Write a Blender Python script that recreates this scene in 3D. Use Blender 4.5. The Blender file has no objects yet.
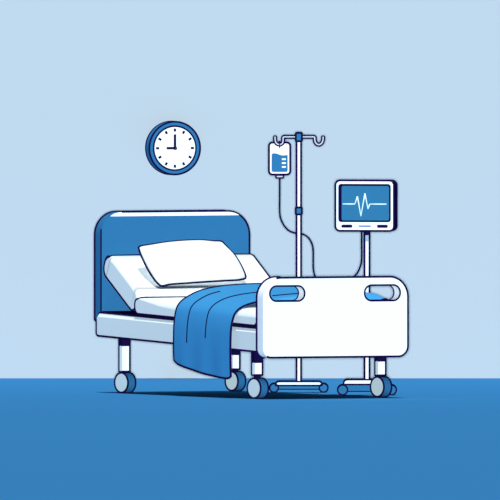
import bpy, bmesh, math
from mathutils import Vector, Matrix

# ------------------------------------------------------------------ camera
S = 176.0            # picture pixels per metre
EL = 0.02            # the long lens looks down very slightly
G0 = 399.4           # picture row of the floor at the foot of the bed
R2 = math.radians
scn = bpy.context.scene
COL = scn.collection

cam = bpy.data.cameras.new('camera'); cam.type = 'ORTHO'
cam.ortho_scale = 500.0 / S; cam.clip_start = 0.1; cam.clip_end = 300
cob = bpy.data.objects.new('camera', cam); COL.objects.link(cob)
cob.location = (0, -40, (G0 - 250) / S + 40 * EL)
cob.rotation_euler = (math.pi / 2 - math.atan(EL), 0, 0)
scn.camera = cob

# ------------------------------------------------------------------ light
w = bpy.data.worlds.new('world'); scn.world = w; w.use_nodes = True
w.node_tree.nodes['Background'].inputs[0].default_value = (0.16, 0.13, 0.60, 1)
w.node_tree.nodes['Background'].inputs[1].default_value = 0.07

def sun(name, direction, col, strength, angle=0.5):
    l = bpy.data.lights.new(name, 'SUN'); l.color = col; l.energy = strength; l.angle = R2(angle)
    o = bpy.data.objects.new(name, l); COL.objects.link(o)
    o.rotation_euler = Vector(direction).to_track_quat('-Z', 'Y').to_euler()
    o.location = (0, 0, 6)
    return o
sun('camera_fill_sun', (0, 1, -EL), (0.82, 0.93, 1.0), math.pi * 1.38, 0.3)  # added headlight along the view axis; its shadows hide behind the objects
sun('overhead_daylight', (0, 0.0, -1), (0.92, 0.97, 1.0), math.pi * 1.10, 0.5)

vs = scn.view_settings
vs.view_transform = 'Standard'; vs.look = 'None'; vs.exposure = 0; vs.gamma = 1
vs.use_curve_mapping = False

# ------------------------------------------------------------------ materials
def mat(name, col, rough=1.0, emit=0):
    m = bpy.data.materials.new(name); m.use_nodes = True
    b = m.node_tree.nodes['Principled BSDF']
    b.inputs['Base Color'].default_value = (*col, 1)
    b.inputs['Roughness'].default_value = rough
    b.inputs['Specular IOR Level'].default_value = 0.0
    if emit:
        b.inputs['Emission Color'].default_value = (*col, 1)
        b.inputs['Emission Strength'].default_value = emit
    return m
WALL = mat('wall_paint', (0.455, 0.50, 0.52))
FLOOR = mat('floor_vinyl', (0.036, 0.194, 0.42))
WHITE = mat('white_enamel', (0.94, 0.94, 0.94))
RAIL = mat('rail_enamel', (0.80, 0.85, 0.83))
LINEN = mat('white_linen', (0.82, 0.86, 0.85))
NAVY = mat('navy_edging', (0.008, 0.004, 0.042))
BLUE = mat('blue_laminate', (0.028, 0.156, 0.330))
BLANK = mat('blue_fleece', (0.047, 0.265, 0.54))
PALE = mat('pale_blue_plastic', (0.53, 0.61, 0.62))
SKY = mat('light_blue_plastic', (0.30, 0.42, 0.52))
LILAC = mat('lilac_metal', (0.62, 0.60, 0.66))
SCREEN = mat('screen_glass', (0.030, 0.160, 0.300), 1.0)
TRACE = mat('screen_trace', (0.75, 0.9, 0.85), 1.0)

LW = 0.0058          # half thickness of the navy edging

# ------------------------------------------------------------------ helpers
def X(px): return (px - 250) / S
def Z(py, y=0.0): return (G0 - py) / S - EL * y

class MB:
    def __init__(s): s.bm = bmesh.new(); s.mats = []
    def mi(s, m):
        if m not in s.mats: s.mats.append(m)
        return s.mats.index(m)
    def face(s, vs, k, smooth=False):
        try:
            f = s.bm.faces.new(vs); f.material_index = k; f.smooth = smooth; return f
        except ValueError: return None
    def tube(s, pts, r, m, closed=False, n=8, taper=False):
        k = s.mi(m); P = [Vector(p) for p in pts]
        Q = [P[0]]
        for p in P[1:]:
            if (p - Q[-1]).length > 1e-5: Q.append(p)
        if closed and (Q[0] - Q[-1]).length < 1e-5: Q.pop()
        P = Q; N = len(P)
        T = []
        for i in range(N):
            if closed: a, b = P[i - 1], P[(i + 1) % N]
            else: a, b = P[max(i - 1, 0)], P[min(i + 1, N - 1)]
            T.append((b - a).normalized())
        up = Vector((0.13, 0.98, 0.05)) if abs(T[0].y) < 0.9 else Vector((1, 0, 0))
        nrm = (up - T[0] * up.dot(T[0])).normalized()
        rings = []
        for i in range(N):
            if i:
                nrm = nrm - T[i] * nrm.dot(T[i])
                nrm.normalize()
            bn = T[i].cross(nrm)
            rr = r
            rings.append([s.bm.verts.new(P[i] + (nrm * math.cos(a) + bn * math.sin(a)) * rr)
                          for a in [2 * math.pi * j / n for j in range(n)]])
        for i in range(N if closed else N - 1):
            A, B = rings[i], rings[(i + 1) % N]
            if closed and i == N - 1:      # match twist
                best = min(range(n), key=lambda o: (A[0].co - B[o].co).length)
                B = [B[(best + j) % n] for j in range(n)]
            for j in range(n):
                s.face([A[j], A[(j + 1) % n], B[(j + 1) % n], B[j]], k, True)
        if not closed:
            s.face(rings[0][::-1], k); s.face(rings[-1], k)
    def prism(s, loops, f, c0, c1, m, mside=None, smooth=True):
        """loops: outer outline and holes, 2D; f(a,b,c)->3D; between depth c0 and c1"""
        k = s.mi(m); ks = s.mi(mside or m)
        caps = []
        for c in (c0, c1):
            es = []; L = []
            for lp in loops:
                v = [s.bm.verts.new(f(a, b, c)) for a, b in lp]
                es += [s.bm.edges.new((v[i], v[(i + 1) % len(v)])) for i in range(len(v))]
                L.append(v)
            r = bmesh.ops.triangle_fill(s.bm, use_beauty=True, use_dissolve=False, edges=es)
            for g in r['geom']:
                if isinstance(g, bmesh.types.BMFace): g.material_index = k
            caps.append(L)
        # separate side verts keep the rim crisp
        for A, B, lp in zip(caps[0], caps[1], loops):
            a2 = [s.bm.verts.new(v.co) for v in A]; b2 = [s.bm.verts.new(v.co) for v in B]
            n = len(a2)
            for i in range(n):
                s.face([a2[i], a2[(i + 1) % n], b2[(i + 1) % n], b2[i]], ks, smooth)
    def box(s, x0, x1, y0, y1, z0, z1, m):
        k = s.mi(m)
        v = [s.bm.verts.new((x, y, z)) for x in (x0, x1) for y in (y0, y1) for z in (z0, z1)]
        for q in ((0, 1, 3, 2), (4, 6, 7, 5), (0, 4, 5, 1), (2, 3, 7, 6), (0, 2, 6, 4), (1, 5, 7, 3)):
            s.face([v[i] for i in q], k)
    def grid(s, rows, m, closed_u=False, smooth=True):
        k = s.mi(m)
        V = [[s.bm.verts.new(p) for p in r] for r in rows]
        for i in range(len(V) - 1):
            n = len(V[i])
            for j in range(n if closed_u else n - 1):
                s.face([V[i][j], V[i][(j + 1) % n], V[i + 1][(j + 1) % n], V[i + 1][j]], k, smooth)
        return V
    def disc(s, c, ax, r0, r1, w0, w1, m, n=40, rim=None, side=None):
        """solid cylinder round axis ax"""
        ax = Vector(ax).normalized(); c = Vector(c)
        e1 = ax.cross(Vector((0, 0, 1)));
        if e1.length < 0.1: e1 = Vector((1, 0, 0))
        e1.normalize(); e2 = ax.cross(e1)
        k = s.mi(m); ks = s.mi(side or m)
        ring = lambda w_, r_: [s.bm.verts.new(c + ax * w_ + (e1 * math.cos(2 * math.pi * i / n) + e2 * math.sin(2 * math.pi * i / n)) * r_) for i in range(n)]
        s.face(ring(w1, r1), k); s.face(ring(w0, r0)[::-1], k)
        A, B = ring(w0, r0), ring(w1, r1)
        for i in range(n): s.face([A[i], A[(i + 1) % n], B[(i + 1) % n], B[i]], ks, True)
        if rim:
            for w_, r_ in ((w0, r0), (w1, r1)):
                s.tube([c + ax * w_ + (e1 * math.cos(2 * math.pi * i / n) + e2 * math.sin(2 * math.pi * i / n)) * r_ for i in range(n)], rim, NAVY, True, 6)
    def build(s, name, parent=None, **props):
        bmesh.ops.recalc_face_normals(s.bm, faces=s.bm.faces)
        me = bpy.data.meshes.new(name); s.bm.to_mesh(me); s.bm.free()
        for m in s.mats: me.materials.append(m)
        o = bpy.data.objects.new(name, me); COL.objects.link(o)
        if parent: o.parent = parent
        for a, b in props.items(): o[a] = b
        return o

def empty(name, loc, rz, label, cat, group=None):
    o = bpy.data.objects.new(name, None); COL.objects.link(o)
    o.location = loc; o.rotation_euler = (0, 0, rz); o.empty_display_size = 0.1
    o['label'] = label; o['category'] = cat
    if group: o['group'] = group
    return o

def rrect(a0, a1, b0, b1, r, n=10):
    """rounded rectangle, counter-clockwise from the lower left; r = (bl, br, tr, tl)"""
    if not isinstance(r, tuple): r = (r,) * 4
    out = []
    for (cx, cy, rr, s0) in ((a0, b0, r[0], 180), (a1, b0, r[1], 270), (a1, b1, r[2], 0), (a0, b1, r[3], 90)):
        x = cx + rr if cx == a0 else cx - rr
        y = cy + rr if cy == b0 else cy - rr
        for i in range(n + 1):
            t = R2(s0 + 90 * i / n)
            out.append((x + rr * math.cos(t), y + rr * math.sin(t)))
    return out

def smooth_path(pts, n=8):
    P = [Vector(p) for p in pts]; out = []
    for i in range(len(P) - 1):
        p0, p1, p2, p3 = P[max(i - 1, 0)], P[i], P[i + 1], P[min(i + 2, len(P) - 1)]
        for j in range(n):
            t = j / n
            out.append(0.5 * ((2 * p1) + (p2 - p0) * t + (2 * p0 - 5 * p1 + 4 * p2 - p3) * t * t + (3 * p1 - p0 - 3 * p2 + p3) * t ** 3))
    out.append(P[-1]); return out

# ------------------------------------------------------------------ structure
WY = (G0 - 378.3) / S / EL       # the wall's distance behind the bed's foot
m = MB(); m.box(-30, 30, -60, WY, -0.1, 0, FLOOR); m.build('floor', kind='structure')
m = MB(); m.box(-30, 30, WY, WY + 0.15, -0.1, 6, WALL); m.build('wall_back', kind='structure')

# ------------------------------------------------------------------ bed
TH = math.asin(0.432)
bed = empty('hospital_bed', (X(263), 0, 0), TH,
            'wheeled hospital bed frame with blue headboard and white slotted footboard', 'bed')
def uz(a, b, c): return (a, c, b)          # panel in the width-height plane

# footboard ---------------------------------------------------------
FW, FT = 0.913, 0.079
fz0, fz1 = Z(357.7), Z(277.9)
out = rrect(0, FW, fz0, fz1, (0.05, 0.06, 0.115, 0.115), 12)
def slot(pa, pb, y0, y1):
    a, b = (pa - 263) / (S * 0.902), (pb - 263) / (S * 0.902)
    return rrect(a, b, Z(y1), Z(y0), (Z(y0) - Z(y1)) / 2 - 0.001, 10)
s1 = slot(269.8, 304.7, 286.2, 301.4)
s2 = slot(364.6, 400.2, 286.2, 301.8)
m = MB()
m.prism([out, s1, s2], uz, 0.0, FT, WHITE)
def halfpath(loop, y, test): return [(a, y, b) for a, b in loop if test(a, b)]
lo = out + [out[0]]
# edging: back rim round the left side, front rim round the rest
m.tube([(a, 0.0, b) for a, b in out[8:42]], LW, NAVY)
m.tube([(a, FT, b) for a, b in [(out[39][0] + 0.03, out[39][1])] + out[39:] + out[:13]], LW * 1.35, NAVY)
for s_ in (s1, s2):
    m.tube([(a, 0, b) for a, b in s_], LW * 0.9, NAVY, True)
    m.tube([(a, FT, b) for a, b in s_], LW * 0.9, NAVY, True)
m.build('footboard', bed)

# headboard ---------------------------------------------------------
HV0, HV1 = 2.195, 2.272
hz0, hz1 = 0.407, Z(211.6, 2.2)
H0, H1 = 0.03, 0.966
hout = rrect(H0, H1, hz0, hz1, (0.01, 0.01, 0.135, 0.13), 14)
m = MB()
m.prism([hout], uz, HV0, HV1, BLUE)
m.tube([(a, HV1, b) for a, b in hout], LW * 1.3, NAVY, True)
tr = [(H1, hz0 + 0.02)] + [p for p in hout if p[1] > hz0 + 0.1 and p[0] > 0.15]
m.tube([(a, HV0, b) for a, b in tr], LW, NAVY)
m.tube([(H0 + 0.001, HV0, hz0 + 0.005), (H0 + 0.001, HV0, Z(229, 2.0))], LW * 0.8, NAVY)
hb = m.build('headboard', bed)
# highlight on the top edge, put in as a white strip
zc = hz1 - 0.0235
hilite = [p for p in hout if p[1] >= zc]
hilite = [(hilite[0][0], zc)] + hilite + [(hilite[-1][0], zc)]
m = MB(); m.prism([hilite], uz, HV0 - 0.004, HV0 + 0.004, WHITE)
m.build('top_highlight', hb, label='thin white strip for the highlight along the top of the blue headboard')

# side rails with a bevelled top edge --------------------------------
RV0, RV1 = 0.082, 2.19
def rail_z(v): return 0.401 + 0.054 * (v - RV0) / (RV1 - RV0)
RH = 0.132
def rail(u0, u1, sgn):
    m = MB(); ch = 0.024
    ux, ui = (u0, u1) if sgn < 0 else (u1, u0)
    d = (ui - ux) / abs(ui - ux)
    sec = [(ux, -RH), (ux, -ch), (ux + d * 0.016, 0.0), (ui, 0.0), (ui, -RH)]
    r = 0.022; rows = []
    for t in range(0, 9):      # rounded far end
        pass
    vs_ = [RV0] + [RV1 - r + r * math.sin(R2(90 * t / 8)) for t in range(9)]
    for v in vs_:
        k = 0.0
        if v > RV1 - r: q = (v - (RV1 - r)) / r; k = r * (1 - math.sqrt(max(0, 1 - q * q)))
        rows.append([(a, v, rail_z(v) + (b - k * 0.8 if b == 0.0 or b == -ch else b + k)) for a, b in sec])
    V = m.grid(rows, RAIL, True, False)
    m.face(V[0], 0); m.face(V[-1][::-1], 0)
    lowp = [Vector(rw[0]) for rw in rows]; topp = [Vector(rw[2]) for rw in rows]
    m.tube(lowp + [(ux, RV1, rail_z(RV1) - 0.11)] + [Vector(rows[-1][1])] + topp[::-1], LW, NAVY)
    return m.build('side_rail', bed)
rail(0.0, 0.03, -1); rail(0.876, 0.906, 1)

# deck
m = MB()
k = m.mi(NAVY)
rows = []
for v in (0.085, 2.18):
    z = rail_z(v)
    rows.append([(0.031, v, z - 0.10), (0.031, v, z + 0.008), (0.875, v, z + 0.008), (0.875, v, z - 0.10)])
V = m.grid(rows, NAVY, True, False); m.face(V[0], 0); m.face(V[-1][::-1], 0)
m.build('deck', bed, label='dark navy bed deck')

# raised backrest board and its prop
BA = R2(29); BO = Vector((1.735, 0.456)); dv = Vector((math.cos(BA), math.sin(BA))); nv = Vector((-dv.y, dv.x))
def bk(u, s, h): p = BO + dv * s + nv * h; return (u, p.x, p.y)
m = MB()
V = m.grid([[bk(u, 0.03, -0.020), bk(u, 0.03, -0.008), bk(u, 0.44, -0.008), bk(u, 0.44, -0.020)] for u in (0.10, 0.85)], LILAC, True, False)
m.face(V[0], 0); m.face(V[-1][::-1], 0)
m.build('backrest_board', bed)
m = MB(); m.tube([(0.47, 1.88, 0.43), bk(0.47, 0.34, -0.02)], 0.014, LILAC)
m.build('backrest_prop', bed)

# legs with casters
WD = 0.058
def leg(u, v, ztop, zleg, half=0.0238, wr=0.056, shade_h=0.03):
    """square leg tube, navy band for the rail shadow at the top, swivel caster below"""
    m = MB(); z1 = ztop; z0 = zleg; du = half; dd = 0.020
    m.box(u - du, u + du, v - dd, v + dd, z0, z1, WHITE)
    for a in (-1, 1):
        for b in (-1, 1):
            if a < 0 and b < 0: continue
            m.tube([(u + a * du, v + b * dd, z0), (u + a * du, v + b * dd, z1)], LW, NAVY)
    for zz in (z0, z1 - shade_h):
        m.tube([(u - du, v - dd, zz), (u + du, v - dd, zz), (u + du, v + dd, zz), (u - du, v + dd, zz)], LW, NAVY, True)
    l = m.build('leg', bed)
    m = MB(); m.box(u - du - 0.002, u + du + 0.002, v - dd - 0.002, v + dd + 0.002, z1 - shade_h, z1, NAVY)  # shade of the rail on the leg, built in as a navy band
    m.build('rail_shadow', l, label='dark navy band for the rail shadow at the top of the leg')
    m = MB()
    m.disc((u, v, 0), (0, 0, 1), 0.020, 0.020, wr * 2 - 0.006, z0, NAVY, 20)
    m.build('swivel', l)
    # wheel, its axle turned half left of the viewer
    g = R2(222) - TH; ax = Vector((math.cos(g), math.sin(g), 0))
    m = MB(); c = Vector((u + 0.006, v, wr + LW * 0.8)) + ax * 0.002
    m.disc(c, ax, wr, wr, -WD / 2, WD / 2, PALE, 44, LW, BLUE)
    for s_ in (-1, 1):
        m.tube([c + ax * (-WD / 2) + Vector((0, 0, s_ * wr)), c + ax * (WD / 2) + Vector((0, 0, s_ * wr))], LW, NAVY)
    m.build('caster_wheel', l)
leg(0.035, 0.150, 0.269, Z(375.5), shade_h=0.060)
leg(0.845, 0.220, 0.269, Z(375.5, 0.5), shade_h=0.060)
leg(0.040, 1.905, 0.315, Z(371.5, 1.75), shade_h=0.042)
leg(0.845, 2.135, 0.321, Z(369.5, 2.2), 0.0215, 0.0535, shade_h=0.110)

# ------------------------------------------------------------------ mattress
def bed_to_world(p):
    x, y, z = p; c, s_ = math.cos(TH), math.sin(TH)
    return Vector((X(263) + x * c - y * s_, x * s_ + y * c, z))
mat_ = empty('mattress', (X(263), 0, 0), TH,
             'white two-section mattress on the bed, its back section raised', 'mattress')
MU0, MU1 = 0.018, 0.925
def slab(L, T, f, name, R=0.05, ch=0.022, dome=0.02, cw=None, fade=False):
    cw = cw or ch
    m = MB(); rows = []
    ss = [R * (1 - math.cos(R2(90 * i / 7))) for i in range(8)]
    ss = ss + [L * j / 10 for j in range(1, 10)] + [L - q for q in ss[::-1]]
    prof = []
    for s_ in ss:
        e = min(s_, L - s_); k = 0
        if e < R: k = R - math.sqrt(max(0, R * R - (R - e) ** 2))
        zb, zt = k, T - k; prof.append((s_, zb, zt))
        c = min(ch, (zt - zb) / 2)
        if fade: c *= 0.12 + 0.88 * min(1, max(0, s_ - 0.05) / 0.35)
        dm = dome * min(1, e / 0.25)
        sec = [(MU0, zb), (MU0, zt - c)]
        for t in (30, 60, 90): sec.append((MU0 + cw * (1 - math.cos(R2(t))), zt - c + c * math.sin(R2(t))))
        for q in range(1, 10):
            x = MU0 + cw + (MU1 - MU0 - 2 * cw) * q / 10
            sec.append((x, zt + dm * (1 - (2 * q / 10 - 1) ** 2)))
        for t in (90, 60, 30): sec.append((MU1 - cw * (1 - math.cos(R2(t))), zt - c + c * math.sin(R2(t))))
        sec += [(MU1, zt - c), (MU1, zb)]
        rows.append([f(a, s_, b) for a, b in sec])
    V = m.grid(rows, LINEN, True, True)
    for f_ in m.bm.faces:      # crisp flat sides
        us = [v_.co.x for v_ in f_.verts]
        if max(us) - min(us) < 1e-5: f_.smooth = False
    m.face(V[0], 0); m.face(V[-1][::-1], 0)
    return m, prof
# back section: raised
m, pr = slab(0.47, 0.130, bk, 'back_section', R=0.055, dome=0.012)
def pth(pr, u, part, f, i0=0, i1=99): return [f(u, q[0], q[part]) for q in pr[i0:i1]]
lowl = [bk(MU0, q[0], q[1]) for q in pr]
m.tube(lowl + [bk(MU0, q[0], q[2]) for q in pr[::-1][:5]], LW, NAVY)
def crest(u, e=0.0):
    q = (u - MU0) / (MU1 - MU0)
    d = 0.004 * (1 - (2 * q - 1) ** 2)
    return bk(u, 0.47 - 0.055 + (0.055 + d) * math.sin(BA), 0.130 - 0.055 + (0.055 + d) * math.cos(BA) - e)
m.tube([crest(MU0, 0.012), crest(MU0 + 0.006, 0.004)] + [crest(MU0 + 0.02 + (MU1 - MU0 - 0.04) * i / 12) for i in range(13)] + [crest(MU1 - 0.006, 0.004), crest(MU1, 0.012)], LW, NAVY)
m.tube([bk(MU1 - 0.006, q[0], q[2] - 0.004) for q in pr[::-1][3:]], LW, NAVY)
m.tube([bk(MU1, q[0], q[1]) for q in pr], LW, NAVY)
m.build('back_section', mat_)
# seat and foot section: flat
MU0 = 0.010
def seatf(u, s_, h): v = 1.705 - s_; return (u, v, rail_z(v) + 0.0145 + h)
m, pr = slab(1.705 - 0.099, 0.090, seatf, 'foot_section', R=0.042, ch=0.05, dome=0.010, cw=0.07, fade=True)
m.tube([seatf(MU0, q[0], q[1]) for q in pr][::-1] + [seatf(MU0, q[0], q[2] - (0.004 if i_ > 4 else 0)) for i_, q in enumerate(pr[:8])]
       + [seatf(MU0 + 0.02, 0.040, 0.090)] + [seatf(MU0 + 0.05 + (MU1 - MU0 - 0.12) * i / 8, 0.040, 0.092) for i in range(9)], LW, NAVY)
m.tube([seatf(MU1 - 0.01, q[0], q[2] - 0.004) for q in pr], LW, NAVY)
m.build('foot_section', mat_)

# ------------------------------------------------------------------ pillow
PB = R2(48)            # leans steeper than the backrest
def pil_plane(px, py):
    # point of the pillow's own plane (through p0, leaning at PB) seen at px, py
    c, s_ = math.cos(TH), math.sin(TH)
    v0, z0 = 1.715, 0.612
    # unknown u, s:  px = 263+S*(u*c - v*s_),  py = G0-S*(z+EL*(u*s_+v*c)),  v=v0+s*cosPB, z=z0+s*sinPB
    u, s = 0.3, 0.1
    for _ in range(30):
        v = v0 + s * math.cos(PB)
        u = ((px - 263) / S + v * s_) / c
        z = (G0 - py) / S - EL * (u * s_ + v * c)
        s = (z - z0) / math.sin(PB)
    v = v0 + s * math.cos(PB)
    return Vector((u, v, z0 + s * math.sin(PB)))
top = [(138.6, 247.5), (141, 246), (150, 244.8), (165, 242.4), (182, 240.8), (200, 240.2), (213, 241.2), (219, 241.0), (222.5, 242)]
right = [(222.5, 242), (227, 247), (235, 255.5), (241, 265), (245.5, 275), (245.5, 278.5)]
bottom = [(160.5, 285.8), (164, 285.8), (170, 284.3), (185, 283.2), (205, 281.8), (225, 280.6), (238, 280), (245.5, 278.5)]
left = [(138.6, 247.5), (140.5, 254), (145, 264), (150, 273), (155.5, 281), (160.5, 285.8)]
def resample(pts, n):
    P = [Vector((a, b, 0)) for a, b in pts]; P = smooth_path(P, 6)
    d = [0]
    for a, b in zip(P, P[1:]): d.append(d[-1] + (b - a).length)
    out = []
    for i in range(n + 1):
        t = d[-1] * i / n; j = 0
        while j < len(d) - 2 and d[j + 1] < t: j += 1
        f = (t - d[j]) / max(1e-9, d[j + 1] - d[j]); out.append(P[j].lerp(P[j + 1], min(1, f)))
    return out
NA, NB = 40, 22
T_, B_, L_, Rr = resample(top, NA), resample(bottom, NA), resample(left, NB), resample(right, NB)
pn = Vector((0, -math.sin(PB), math.cos(PB)))
def pil(side):
    rows = []
    for j in range(NB + 1):
        b = j / NB; row = []
        for i in range(NA + 1):
            a = i / NA
            p = T_[i] * (1 - b) + B_[i] * b + L_[j] * (1 - a) + Rr[j] * a \
                - (T_[0] * (1 - a) * (1 - b) + T_[NA] * a * (1 - b) + B_[0] * (1 - a) * b + B_[NA] * a * b)
            q = pil_plane(p.x, p.y)
            A, B = 2 * a - 1, 2 * b - 1
            h = max(0, 1 - abs(A) ** (3.2 if A > 0 else 5)) ** 0.85 * max(0, 1 - abs(B) ** (2.3 if B < 0 else 4.5)) ** (0.85 if B < 0 else 0.6)
            row.append(q + pn * (h * (0.060 if side > 0 else -0.022)))
        rows.append(row)
    return rows
m = MB()
F = pil(1); m.grid(F, LINEN); m.grid(pil(-1), LINEN)
bmesh.ops.remove_doubles(m.bm, verts=m.bm.verts, dist=0.0004)
rim = [F[0][i] for i in range(NA + 1)] + [F[j][NA] for j in range(1, NB + 1)] + [F[NB][i] for i in range(NA - 1, -1, -1)] + [F[j][0] for j in range(NB - 1, 0, -1)]
m.tube(rim, LW, NAVY, True)
po = m.build('pillow', label='plump white pillow with navy seam leaning on the raised backrest', category='pillow')
po.location = (X(263), 0, 0); po.rotation_euler = (0, 0, TH)

# ------------------------------------------------------------------ blanket
BV0, BV1 = 1.11, 0.370
head = [(-.024, .190), (-.026, .26), (-.026, .34), (-.022, .42), (-.010, .476), (.012, .514), (.055, .545), (.135, .582), (.26, .605), (.40, .615), (.52, .618), (.65, .618), (.75, .61), (.86, .588), (.93, .545), (.966, .48), (.980, .40), (.982, .31)]
foot = [(-.022, .108), (-.024, .20), (-.024, .30), (-.020, .39), (-.008, .445), (.008, .479), (.040, .507), (.09, .527), (.17, .545), (.32, .562), (.45, .572), (.60, .582), (.72, .588), (.84, .588), (.93, .570), (.972, .52), (.988, .40), (.990, .28)]
def prof_path(P, up): return smooth_path([(a - (0.004 if a < 0.1 else 0), 0, b + (up if b > 0.44 else 0)) for a, b in P], 4)
ph, pf = prof_path(head, 0.014), prof_path(foot, 0.006)
def bl_pt(i, t, off=0.0):
    """i: index along profile, t 0..1 from the head edge to the foot edge"""
    a = ph[i].lerp(pf[i], t)
    v = BV0 + (BV1 - BV0) * t
    h = i / (len(ph) - 1)
    hang = max(0, 1 - h / 0.22)
    z = a.z
    if i < 16:
        q = (1 - i / 16)
        z += q * (0.014 * math.exp(-t / 0.03) + 0.016 * math.exp(-(1 - t) / 0.03) - 0.012 * math.sin(math.pi * t))
    # at both edges the cloth rolls down onto the mattress
    if 0.15 < a.x < 0.97:
        g = min(1, (a.x - 0.15) / 0.12) * min(1, max(0, (0.97 - a.x) / 0.05))
        e = max(0, 1 - (1 - t) / 0.05)
        z -= g * e * e * max(0, a.z - 0.545)
    x = a.x - 0.005 * hang * math.sin(t * math.pi * 3) ** 2 - off * hang
    # the upper edge sweeps slightly toward the head as it crosses the bed
    return Vector((x, v, z + off * (1 - hang)))
NT = 60
m = MB()
rows = [[bl_pt(i, j / NT) for i in range(len(ph))] for j in range(NT + 1)]
m.grid(rows, BLANK)
inner = []
for j in range(NT + 1):
    r_ = []
    for i in range(len(ph)):
        p = rows[j][i]
        a = rows[j][max(i - 1, 0)]; b = rows[j][min(i + 1, len(ph) - 1)]
        t = (b - a); nrm = Vector((t.z, 0, -t.x)).normalized()
        r_.append(p + nrm * 0.007)
    inner.append(r_)
m.grid(inner, BLANK)
loop = [rows[0][i] for i in range(len(ph))] + [rows[j][-1] for j in range(1, NT + 1)] + [rows[NT][i] for i in range(len(ph) - 2, -1, -1)] + [rows[j][0] for j in range(NT - 1, 0, -1)]
loop_i = [inner[0][i] for i in range(len(ph))] + [inner[j][-1] for j in range(1, NT + 1)] + [inner[NT][i] for i in range(len(ph) - 2, -1, -1)] + [inner[j][0] for j in range(NT - 1, 0, -1)]
m.grid([loop, loop_i], BLANK, True)
m.tube(loop, LW * 1.05, NAVY, True)
# two stitched fold lines
def fold(t0, i0, i1, bend):
    P = []
    for i in range(i0, i1 + 1):
        q = (i - i0) / (i1 - i0)
        p = bl_pt(i, t0 + bend * q * q, 0.001); P.append(p)
    m.tube(P, LW * 0.75, NAVY)
fold(0.235, 7, 30, 0.0)
fold(0.56, 9, 37, -0.02)
fold(0.83, 35, 42, 0.0)
bo = m.build('blanket', label='blue blanket draped across the foot half of the mattress, hanging over the side', category='blanket')
bo.location = (X(263), 0, 0); bo.rotation_euler = (0, 0, TH)

# ------------------------------------------------------------------ wheeled bases for the two stands
def lined_box(m, x0, x1, y0, y1, z0, z1, mm, r=0.0, lw=LW):
    f = lambda a, b, c: (a, c, b)
    lp = rrect(x0, x1, z0, z1, r if r else 0.0015, 5)
    m.prism([lp], f, y0, y1, mm)
    m.tube([(a, y0, b) for a, b in lp], lw, NAVY, True); m.tube([(a, y1, b) for a, b in lp], lw, NAVY, True)

def wheeled_base(par, halfw, dx0, zt, zb, wr):
    dep = 0.075
    m = MB()
    f = lambda a, b, c: (a, c, b)
    lp = rrect(-halfw, halfw, zb, zt, (0.004, 0.004, (zt - zb) * 0.8, (zt - zb) * 0.8), 6)
    m.prism([lp], f, -dep, dep, WHITE)
    for y in (-dep, dep): m.tube([(a, y, b) for a, b in lp], LW * 0.85, NAVY, True)
    o = m.build('base_plate', par)
    m = MB(); lined_box(m, -halfw + 0.012, halfw - 0.012, -dep + 0.012, dep - 0.012, wr * 0.80, zb - 0.002, BLUE, 0.0, LW * 0.5)
    m.build('chassis', o, label='blue beam under the white base plate')
    for x in (-halfw - dx0, halfw + dx0):
        for y in (-dep + 0.012, dep - 0.012):
            m = MB()
            m.disc((x, y, wr + 0.003), (0.0, -1, 0), wr, wr, -0.011, 0.011, BLUE, 32, LW * 0.85)
            m.build('caster_wheel', o)

# ------------------------------------------------------------------ IV stand
IY = 1.96
iv = empty('iv_stand', (X(298.8), IY, 0), 0, 'tall white two-hook drip stand on small blue casters behind the bed', 'stand')
def ix(px): return (px - 298.8) / S
def iz(py): return Z(py, IY)
wheeled_base(iv, 23.2 / S, 1.6 / S, iz(381.3), iz(385.3), 4.3 / S)
def post(par, w_, z0, z1, mm, name='pole', d=0.014, x=0.0):
    m = MB(); h = w_ / 2
    m.box(x - h, x + h, -d, d, z0, z1, mm)
    for a in (-1, 1):
        for b in (-1, 1): m.tube([(x + a * h, b * d, z0), (x + a * h, b * d, z1)], LW, NAVY)
    return m.build(name, par)
post(iv, 4.4 / S, iz(381.3), iz(137), WHITE)
def collar(par, x0, x1, y0, y1, zf, name='collar'):
    m = MB(); lined_box(m, x0, x1, -0.022, 0.022, zf(y1), zf(y0), BLUE, 0.006); return m.build(name, par)
collar(iv, ix(295.8), ix(301.9), 132.8, 141.2, iz, 'top_clamp')
collar(iv, ix(295.8), ix(301.8), 207.4, 214.4, iz, 'height_clamp')
def piped(m, P, r, lr):
    """a light metal rod in the x-z plane edged in navy on both sides"""
    m.tube(P, r, LILAC)
    for s_ in (-1, 1):
        Q = []
        for i, p in enumerate(P):
            a, b = P[max(i - 1, 0)], P[min(i + 1, len(P) - 1)]
            t = (b - a).normalized(); Q.append(p + Vector((t.z, 0, -t.x)) * (r + lr * 0.6) * s_)
        m.tube(Q, lr, NAVY)
        if s_ < 0: q0 = Q[-1]
        else: m.tube([q0, Q[-1]], lr, NAVY)
def hook(s_):
    cx = 298.8
    if s_ < 0: pts = [(296, 136.8), (288, 136.8), (283.6, 137), (283.1, 139), (283.0, 141), (282.2, 143.4), (279.5, 144.6), (276.4, 143.2), (275.2, 140), (275.1, 136.2)]
    else: pts = [(302, 136.8), (309, 136.8), (314.3, 137), (314.7, 139), (315.0, 141), (316.2, 143.4), (318.8, 144.6), (321.6, 143.2), (323.0, 140), (323.1, 136.2)]
    P = smooth_path([(ix(a), 0, iz(b)) for a, b in pts], 5)
    m = MB(); piped(m, P, 0.0046, 0.0048); m.build('hook_arm', iv)
hook(-1); hook(1)

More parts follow.
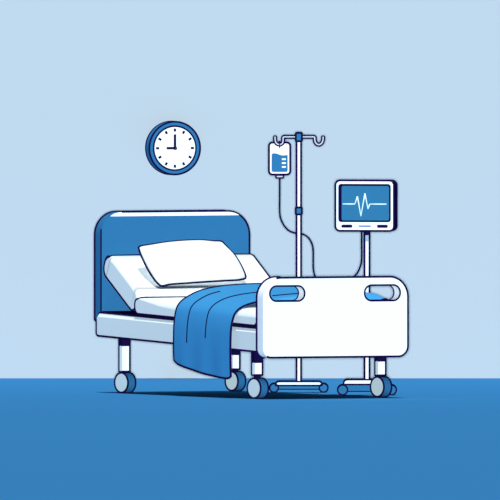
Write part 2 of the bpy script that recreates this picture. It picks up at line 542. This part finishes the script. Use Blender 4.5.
# ------------------------------------------------------------------ IV bag
bag = empty('iv_bag', (X(279.5), IY, iz(142)), 0, 'white drip bag of blue fluid hanging from the left hook', 'drip bag')
def gx(px): return (px - 279.5) / S
def gz(py): return (142 - py) / S
BYO = 0.030
m = MB()
lp = rrect(gx(269.0), gx(290.2), gz(174.6), gz(142.6), 0.020, 6)
f = lambda a, b, c: (a, c, b)
m.prism([lp], f, BYO - 0.012, BYO + 0.012, WHITE)
for y in (BYO - 0.012, BYO + 0.012): m.tube([(a, y, b) for a, b in lp], LW, NAVY, True)
body = m.build('bag_body', bag)
m = MB()     # hanging eyelet that loops over the hook
zr = (G0 - 144.6) / S - EL * IY - iz(142)
m.tube([(0, 0.0195 * math.cos(t), zr + 0.0195 * math.sin(t)) for t in [2 * math.pi * i / 24 for i in range(24)]], 0.0028, NAVY, True)
m.build('hanging_loop', bag)
m = MB()
wav = [(271.6, 154.4), (273, 153.3), (276, 153.4), (279, 154.5), (282, 155.4), (285, 155.4), (287.6, 154.9)]
lpf = [(gx(a), gz(b)) for a, b in wav][::-1]
lpf = lpf + [(gx(271.5), gz(170.6)), (gx(272.6), gz(172.0)), (gx(286.6), gz(172.0)), (gx(287.7), gz(170.6))]
m.prism([lpf], f, BYO - 0.0165, BYO - 0.010, BLUE)
fl = m.build('fluid', bag, label='blue fluid with a wavy level and three white marks')
m = MB()
for y in (159.2, 163.1, 166.9):
    m.box(gx(281.9), gx(285.8), BYO - 0.0185, BYO - 0.016, gz(y + 0.8), gz(y - 0.8), WHITE)
m.build('volume_marks', fl)
m = MB(); lined_box(m, gx(276.0), gx(283.4), BYO - 0.010, BYO + 0.010, gz(178.0), gz(175.2), LILAC, 0.003, LW * 0.8)
m.build('outlet_port', bag)
# drip tube: loops behind the pole and down to the bed
ty = IY
tp = [(279.7, 178, BYO), (279.7, 195, BYO), (279.7, 212, BYO), (281.2, 220, BYO + .002), (285.5, 227.5, BYO + .006), (291, 231.8, BYO + .008), (297.5, 233.4, BYO + .008), (303, 234.2, BYO), (308.4, 237.8, 0), (312, 244, -.02), (313.2, 251, -.05), (313.2, 262, -.12), (313.6, 271, -.18), (316, 280, -.24), (318.5, 290, -.40)]
P = []
for a, b, y in tp:
    P.append((gx(a), y, (G0 - b) / S - EL * (ty + y) - iz(142)))
m = MB(); m.tube(smooth_path(P, 6), LW * 0.85, NAVY); m.build('drip_tube', bag, label='thin dark drip line curving down to the bed')

# ------------------------------------------------------------------ patient monitor
MY = 1.22
mon = empty('patient_monitor', (X(367), MY, 0), 0, 'white bedside heart monitor on a wheeled pole, blue screen with pulse line', 'monitor')
def mx(px): return (px - 367) / S
def mz(py): return Z(py, MY)
wheeled_base(mon, 23.4 / S, 1.0 / S, mz(379.4), mz(384.2), 4.9 / S)
post(mon, 4.9 / S, mz(379.4), mz(229), WHITE)
m = MB(); m.box(mx(364.2), mx(369.9), -0.018, 0.018, mz(235.2), mz(228.5), NAVY); m.build('neck', mon, label='dark navy neck under the screen')
m = MB(); m.box(mx(365), mx(369.2), -0.0165, 0.0165, mz(241.5), mz(235.2), SKY); m.build('sleeve', mon, label='light blue sleeve on the pole')
# head, turned a little to the left
MR = R2(-11); cr, sr = math.cos(MR), math.sin(MR)
MC = mx(365.8)
def mh(a, b, c):     # a right, b up (world z), c depth (0 front)
    a_ = a / cr
    return (MC + a_ * cr - (c - 0.045) * sr, a_ * sr + (c - 0.045) * cr, b)
def ma(px): return (px - 364.0) / S
m = MB()
hl = rrect(ma(335.1), ma(393.6), mz(230.7), mz(180.3), 0.026, 8)
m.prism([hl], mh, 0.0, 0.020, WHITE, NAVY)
m.tube([mh(a, b, 0.0) for a, b in hl], LW, NAVY, True)
hb_ = rrect(ma(335.3), ma(393.4), mz(230.4), mz(180.5), 0.026, 8)
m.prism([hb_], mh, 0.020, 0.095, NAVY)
m.tube([mh(a, b, 0.095) for a, b in hb_], LW * 0.8, NAVY, True)
head_ = m.build('housing', mon)
m = MB()
l2 = rrect(ma(338.9), ma(389.8), mz(221.2), mz(184.6), 0.012, 5)
m.prism([l2], mh, -0.004, 0.004, NAVY)
m.tube([mh(a, b, -0.003) for a, b in l2], LW * 0.8, NAVY, True)
l3 = rrect(ma(341.6), ma(389.0), mz(220.2), mz(185.8), 0.010, 5)
m.prism([l3], mh, -0.0065, 0.002, SCREEN, NAVY)
sc = m.build('screen', mon, label='blue screen in a dark frame')
m = MB()
tr_ = [(342.6, 203.9), (354.8, 203.9), (357.4, 196.2), (360.9, 216), (364.9, 193.2), (368, 208.8), (369.8, 203.9), (386.6, 203.9)]
for p, q in zip(tr_, tr_[1:]):
    m.tube([mh(ma(p[0]), mz(p[1]), -0.0085), mh(ma(q[0]), mz(q[1]), -0.0085)], 0.0033, TRACE)
m.build('pulse_line', sc, label='white zigzag heartbeat line')
for a, b in ((341.4, 352.0), (377.0, 387.4)):
    m = MB(); lb = rrect(ma(a), ma(b), mz(227.6), mz(224.5), 0.006, 5); m.prism([lb], mh, -0.007, 0.002, NAVY)
    m.build('button', mon, label='dark navy rounded button')
m = MB(); lb = rrect(ma(358.4), ma(370.6), mz(226.7), mz(225.3), 0.003, 4); m.prism([lb], mh, -0.005, 0.002, BLUE)
m.build('status_bar', mon, label='thin blue bar between the two buttons')
m = MB()
P = smooth_path([(mx(361.6), 0.02, mz(229)), (mx(361.6), 0.02, mz(245)), (mx(361.6), 0.02, mz(259)), (mx(360.4), 0.01, mz(266)), (mx(357.6), 0.0, mz(272.5)), (mx(353.5), -0.01, mz(278)), (mx(351), -0.02, mz(290)), (mx(352), -0.01, mz(310)), (mx(360), 0.01, mz(335)), (mx(364.5), 0.02, mz(352))], 6)
m.tube(P, LW * 0.85, NAVY); m.build('cable', mon, label='thin dark cable')

# ------------------------------------------------------------------ wall clock
CR = R2(16)
CY = WY - 0.085
clk = empty('wall_clock', (X(173.0), CY, Z(148, CY)), CR, 'round blue-rimmed wall clock showing nine, hung on the pale wall', 'clock')
R_ = 26.4 / S; r_ = 21.9 / S; D_ = 0.070
m = MB()
m.disc((0, 0, 0), (0, -1, 0), R_, R_, -D_ / 2, D_ / 2, BLUE, 64, LW)
def ring(m, r, y, lr, mm): m.tube([(r * math.cos(t), y, r * math.sin(t)) for t in [2 * math.pi * i / 64 for i in range(64)]], lr, mm, True)
cs = m.build('case', clk)
m = MB(); ring(m, r_, -D_ / 2 - 0.001, LW * 0.9, NAVY)
m.disc((0, -D_ / 2 - 0.001, 0), (0, -1, 0), r_, r_, -0.002, 0.002, WHITE, 64)
for k_ in range(12):
    t = R2(30 * k_); d = Vector((math.sin(t), 0, math.cos(t)))
    m.tube([d * (16.6 / S) + Vector((0, -D_ / 2 - 0.005, 0)), d * (19.6 / S) + Vector((0, -D_ / 2 - 0.005, 0))], 0.0066, NAVY)
m.build('dial', clk, label='white dial with twelve dark hour marks')
m = MB(); m.tube([(0, -D_ / 2 - 0.006, 0), (0, -D_ / 2 - 0.006, 13.8 / S)], 0.0072, NAVY); m.build('minute_hand', clk)
m = MB(); m.tube([(0, -D_ / 2 - 0.006, 0), (-8.6 / S, -D_ / 2 - 0.006, 0)], 0.0072, NAVY); m.build('hour_hand', clk)
m = MB(); m.disc((0, -D_ / 2 - 0.008, 0), (0, -1, 0), 0.0075, 0.0075, -0.004, 0.004, BLUE, 20, 0.0035); m.build('hub', clk)
m = MB(); m.disc((0, 0.03, 0), (0, 1, 0), 0.03, 0.03, -0.01, 0.055, NAVY, 24); m.build('wall_mount', clk)
